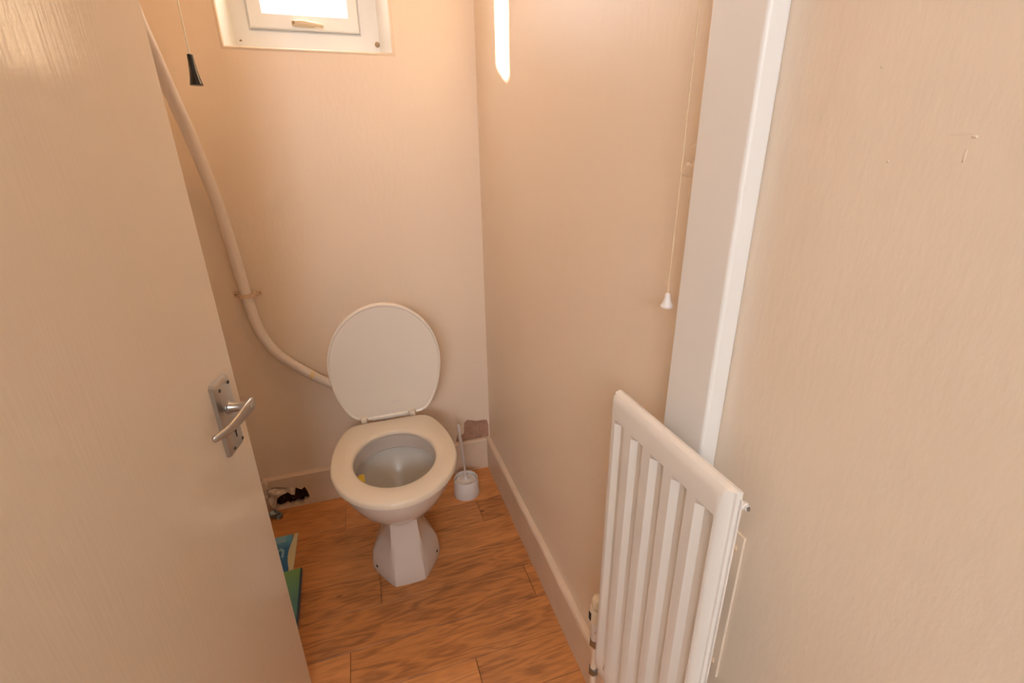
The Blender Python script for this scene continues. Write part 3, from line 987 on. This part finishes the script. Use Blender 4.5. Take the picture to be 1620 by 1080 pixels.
# valve at the far bottom end
vx, vy = -0.058, -1.082
vo_ = lambda x, y, z: rp_(x, y, z)
bm = bmesh.new()
lathe(bm, [(0.012, 0.0), (0.0135, 0.003), (0.0135, 0.015), (0.011, 0.022), (0.004, 0.026)], n=24, c=vo_(vx, vy, 0.400))
lathe(bm, [(0.0155, 0.0), (0.0172, 0.004), (0.0172, 0.028), (0.0145, 0.036), (0.012, 0.036)], n=24, c=vo_(vx, vy, 0.362))
vcap = obj('valve_cap', bm, 'cream', rad, smooth=35)
vcap['label'] = 'cream plastic valve cap'
obj('slot', bx(*[vx - 0.0185 + ox, vx - 0.0155 + ox], vy - 0.0165 + 0.012 + oy, vy + 0.0165 - 0.014 + oy, 0.370 + oz, 0.389 + oz), 'dark', vcap)
bm = bmesh.new()
lathe(bm, [(0.010, 0.29), (0.0115, 0.30), (0.0115, 0.345), (0.015, 0.358), (0.015, 0.364)], n=20, c=vo_(vx, vy, 0))
lathe(bm, [(0.0085, 0.0), (0.0085, -0.056)], n=16, c=vo_(vx, vy, 0.335), axis='Y')
obj('valve_body', bm, 'white', rad, smooth=35)
bm = bmesh.new()
lathe(bm, [(0.0115, 0.0), (0.0135, 0.002), (0.0135, 0.020), (0.0115, 0.022)], n=6, c=vo_(vx, vy, 0.286))
obj('compression_nut', bm, 'chrome', rad)
bm = bmesh.new()
tube(bm, [vo_(vx, vy, 0.29), vo_(vx, vy, 0.001)], 0.0075, n=14)
obj('pipe_tail', bm, 'skirt', rad, smooth=40)
bm = bmesh.new()
lathe(bm, [(0.010, 0.0), (0.0115, 0.002), (0.0115, 0.016), (0.010, 0.018)], n=6, c=vo_(vx, vy, 0.196))
obj('compression_nut', bm, 'chrome', rad)

# ================================================================ CEILING LAMP (above the frame)
m, nt, b = nodes_of('lit_opal_glass')
b.inputs['Base Color'].default_value = (0.9, 0.85, 0.75, 1)
b.inputs['Emission Color'].default_value = (1.0, 0.53, 0.19, 1)
b.inputs['Emission Strength'].default_value = 20.0
M['globe'] = m
lamp = empty('ceiling_lamp', (-0.47, -0.72, CEIL))
tag(lamp, 'round opal glass ceiling lamp lit warm above the toilet', 'lamp')
obj('lamp_base', lathe(bmesh.new(), [(0.07, 0.0), (0.07, -0.012), (0.05, -0.03)], n=28), 'white', lamp, smooth=40)
obj('lamp_globe', lathe(bmesh.new(), [(0.05, -0.028), (0.078, -0.045), (0.088, -0.075), (0.075, -0.11), (0.045, -0.132), (0.004, -0.14)], n=28), 'globe', lamp, smooth=60)

# ================================================================ PULL CORDS
def pull_cord(name, x, y, zk, label, prof, knob_mat, cord_mat, part):
    e_ = empty(name, (x, y, zk))
    tag(e_, label, 'pull cord', 'ceiling pull cords')
    bm = bmesh.new()
    lathe(bm, prof, n=24)
    k_ = obj(part, bm, knob_mat, e_, smooth=40)
    top = max(h for r, h in prof)
    obj('cord', tube(bmesh.new(), [(0, 0, top - 0.003), (0.0008, 0.0004, (CEIL - zk) * 0.5), (0, 0, CEIL - zk - 0.028)], 0.0017 if knob_mat == 'black' else 0.0011, n=8), cord_mat, e_, smooth=60)
    bm = bmesh.new()
    lathe(bm, [(0.010, CEIL - zk - 0.030), (0.036, CEIL - zk - 0.026), (0.040, CEIL - zk - 0.004), (0.040, CEIL - zk)], n=28)
    obj('ceiling_switch', bm, 'white', e_, smooth=35)
    return e_


pull_cord('pull_cord', -0.030, -1.163, 1.067, 'thin cream cord with small white bell pull beside the white boxing',
          [(0.0065, 0.0), (0.0085, 0.0008), (0.0090, 0.003), (0.0075, 0.0055), (0.0055, 0.010), (0.0042, 0.016), (0.0036, 0.0205), (0.0025, 0.0215), (0.0008, 0.0215)], 'white', 'cord', 'bell_pull')
pull_cord('pull_cord', -0.716, -0.45, 1.419, 'pale cord with tapered black pull hanging left of the window',
          [(0.0118, 0.0), (0.0124, 0.0012), (0.0118, 0.004), (0.0096, 0.014), (0.0075, 0.028), (0.0060, 0.044), (0.0056, 0.0555), (0.0045, 0.0565), (0.001, 0.0565)], 'black', 'cord_pale', 'tapered_pull')

# ================================================================ THINGS ON THE FLOOR
bk1 = empty('booklet', (-0.858, -0.275, 0))
tag(bk1, 'blue booklet with cream edge lying on the floor, partly under the green book', 'book')
obj('cover', bx(-0.075, 0.062, -0.10, 0.096, 0.0, 0.006, bev=0.001), 'blue', bk1)
wave = [(0.0785, -0.10), (0.0785, 0.096), (0.069, 0.096)] + [(0.069 - 0.014 * math.sin(PI * k / 12 * 1.0) ** 1.3 + 0.000 * k, 0.096 - 0.196 * k / 12) for k in range(1, 12)] + [(0.064, -0.10)]
obj('cream_border', prism(bmesh.new(), wave, lambda u, v: (u, v, 0.0066), lambda u, v: (u, v, 0.0002)), 'creampage', bk1)
bm = bmesh.new()
box(bm, -0.06, 0.040, 0.062, 0.094, 0.0055, 0.0064)
obj('printed_band', bm, 'lightblue', bk1)
bm = bmesh.new()
ang = [(0.0, 0.02), (0.018, 0.036), (0.03, 0.02), (0.03, -0.012), (0.022, -0.012), (0.022, 0.015), (0.016, 0.024), (0.008, 0.016), (0.002, -0.014), (-0.006, -0.014)]
prism(bm, [(u + 0.012, v + 0.0) for u, v in ang], lambda u, v: (u, v, 0.0066), lambda u, v: (u, v, 0.0055))
obj('printed_shape', bm, 'lightblue', bk1)

bk2 = empty('green_book', (-0.823, -0.487, 0))
tag(bk2, 'green and teal covered book lying nearest the door on the floor', 'book')
obj('cover', bx(-0.08, 0.074, -0.113, 0.113, 0.0068, 0.0245, bev=0.001), 'green', bk2)
obj('spine', bx(0.0735, 0.0785, -0.113, 0.113, 0.0068, 0.0243, bev=0.001), 'spine', bk2)
bm = bmesh.new()
prism(bm, [(-0.02, 0.108), (0.012, 0.110), (0.016, 0.085), (0.010, 0.050), (-0.004, 0.030), (-0.016, 0.045)], lambda u, v: (u, v, 0.0250), lambda u, v: (u, v, 0.0243))
obj('printed_figure', bm, 'purple', bk2)
bm = bmesh.new()
prism(bm, [(0.002 + 0.014 * math.cos(2 * PI * k / 12), 0.018 + 0.016 * math.sin(2 * PI * k / 12)) for k in range(12)], lambda u, v: (u, v, 0.0252), lambda u, v: (u, v, 0.0243))
obj('printed_face', bm, 'pinkprint', bk2)
bk2.rotation_euler = (0, 0, math.radians(1.5))

sc = obj('scrap_metal', lump(lump(bmesh.new(), (0, 0, 0.017), (0.022, 0.016, 0.015), 77, sub=2, jag=0.3), (0.016, -0.008, 0.010), (0.012, 0.012, 0.010), 78, sub=2, jag=0.3), 'scrap', loc=(-0.872, -0.058, 0))
tag(sc, 'small crumpled grey-blue scrap on the floor by the broken skirting', 'scrap')
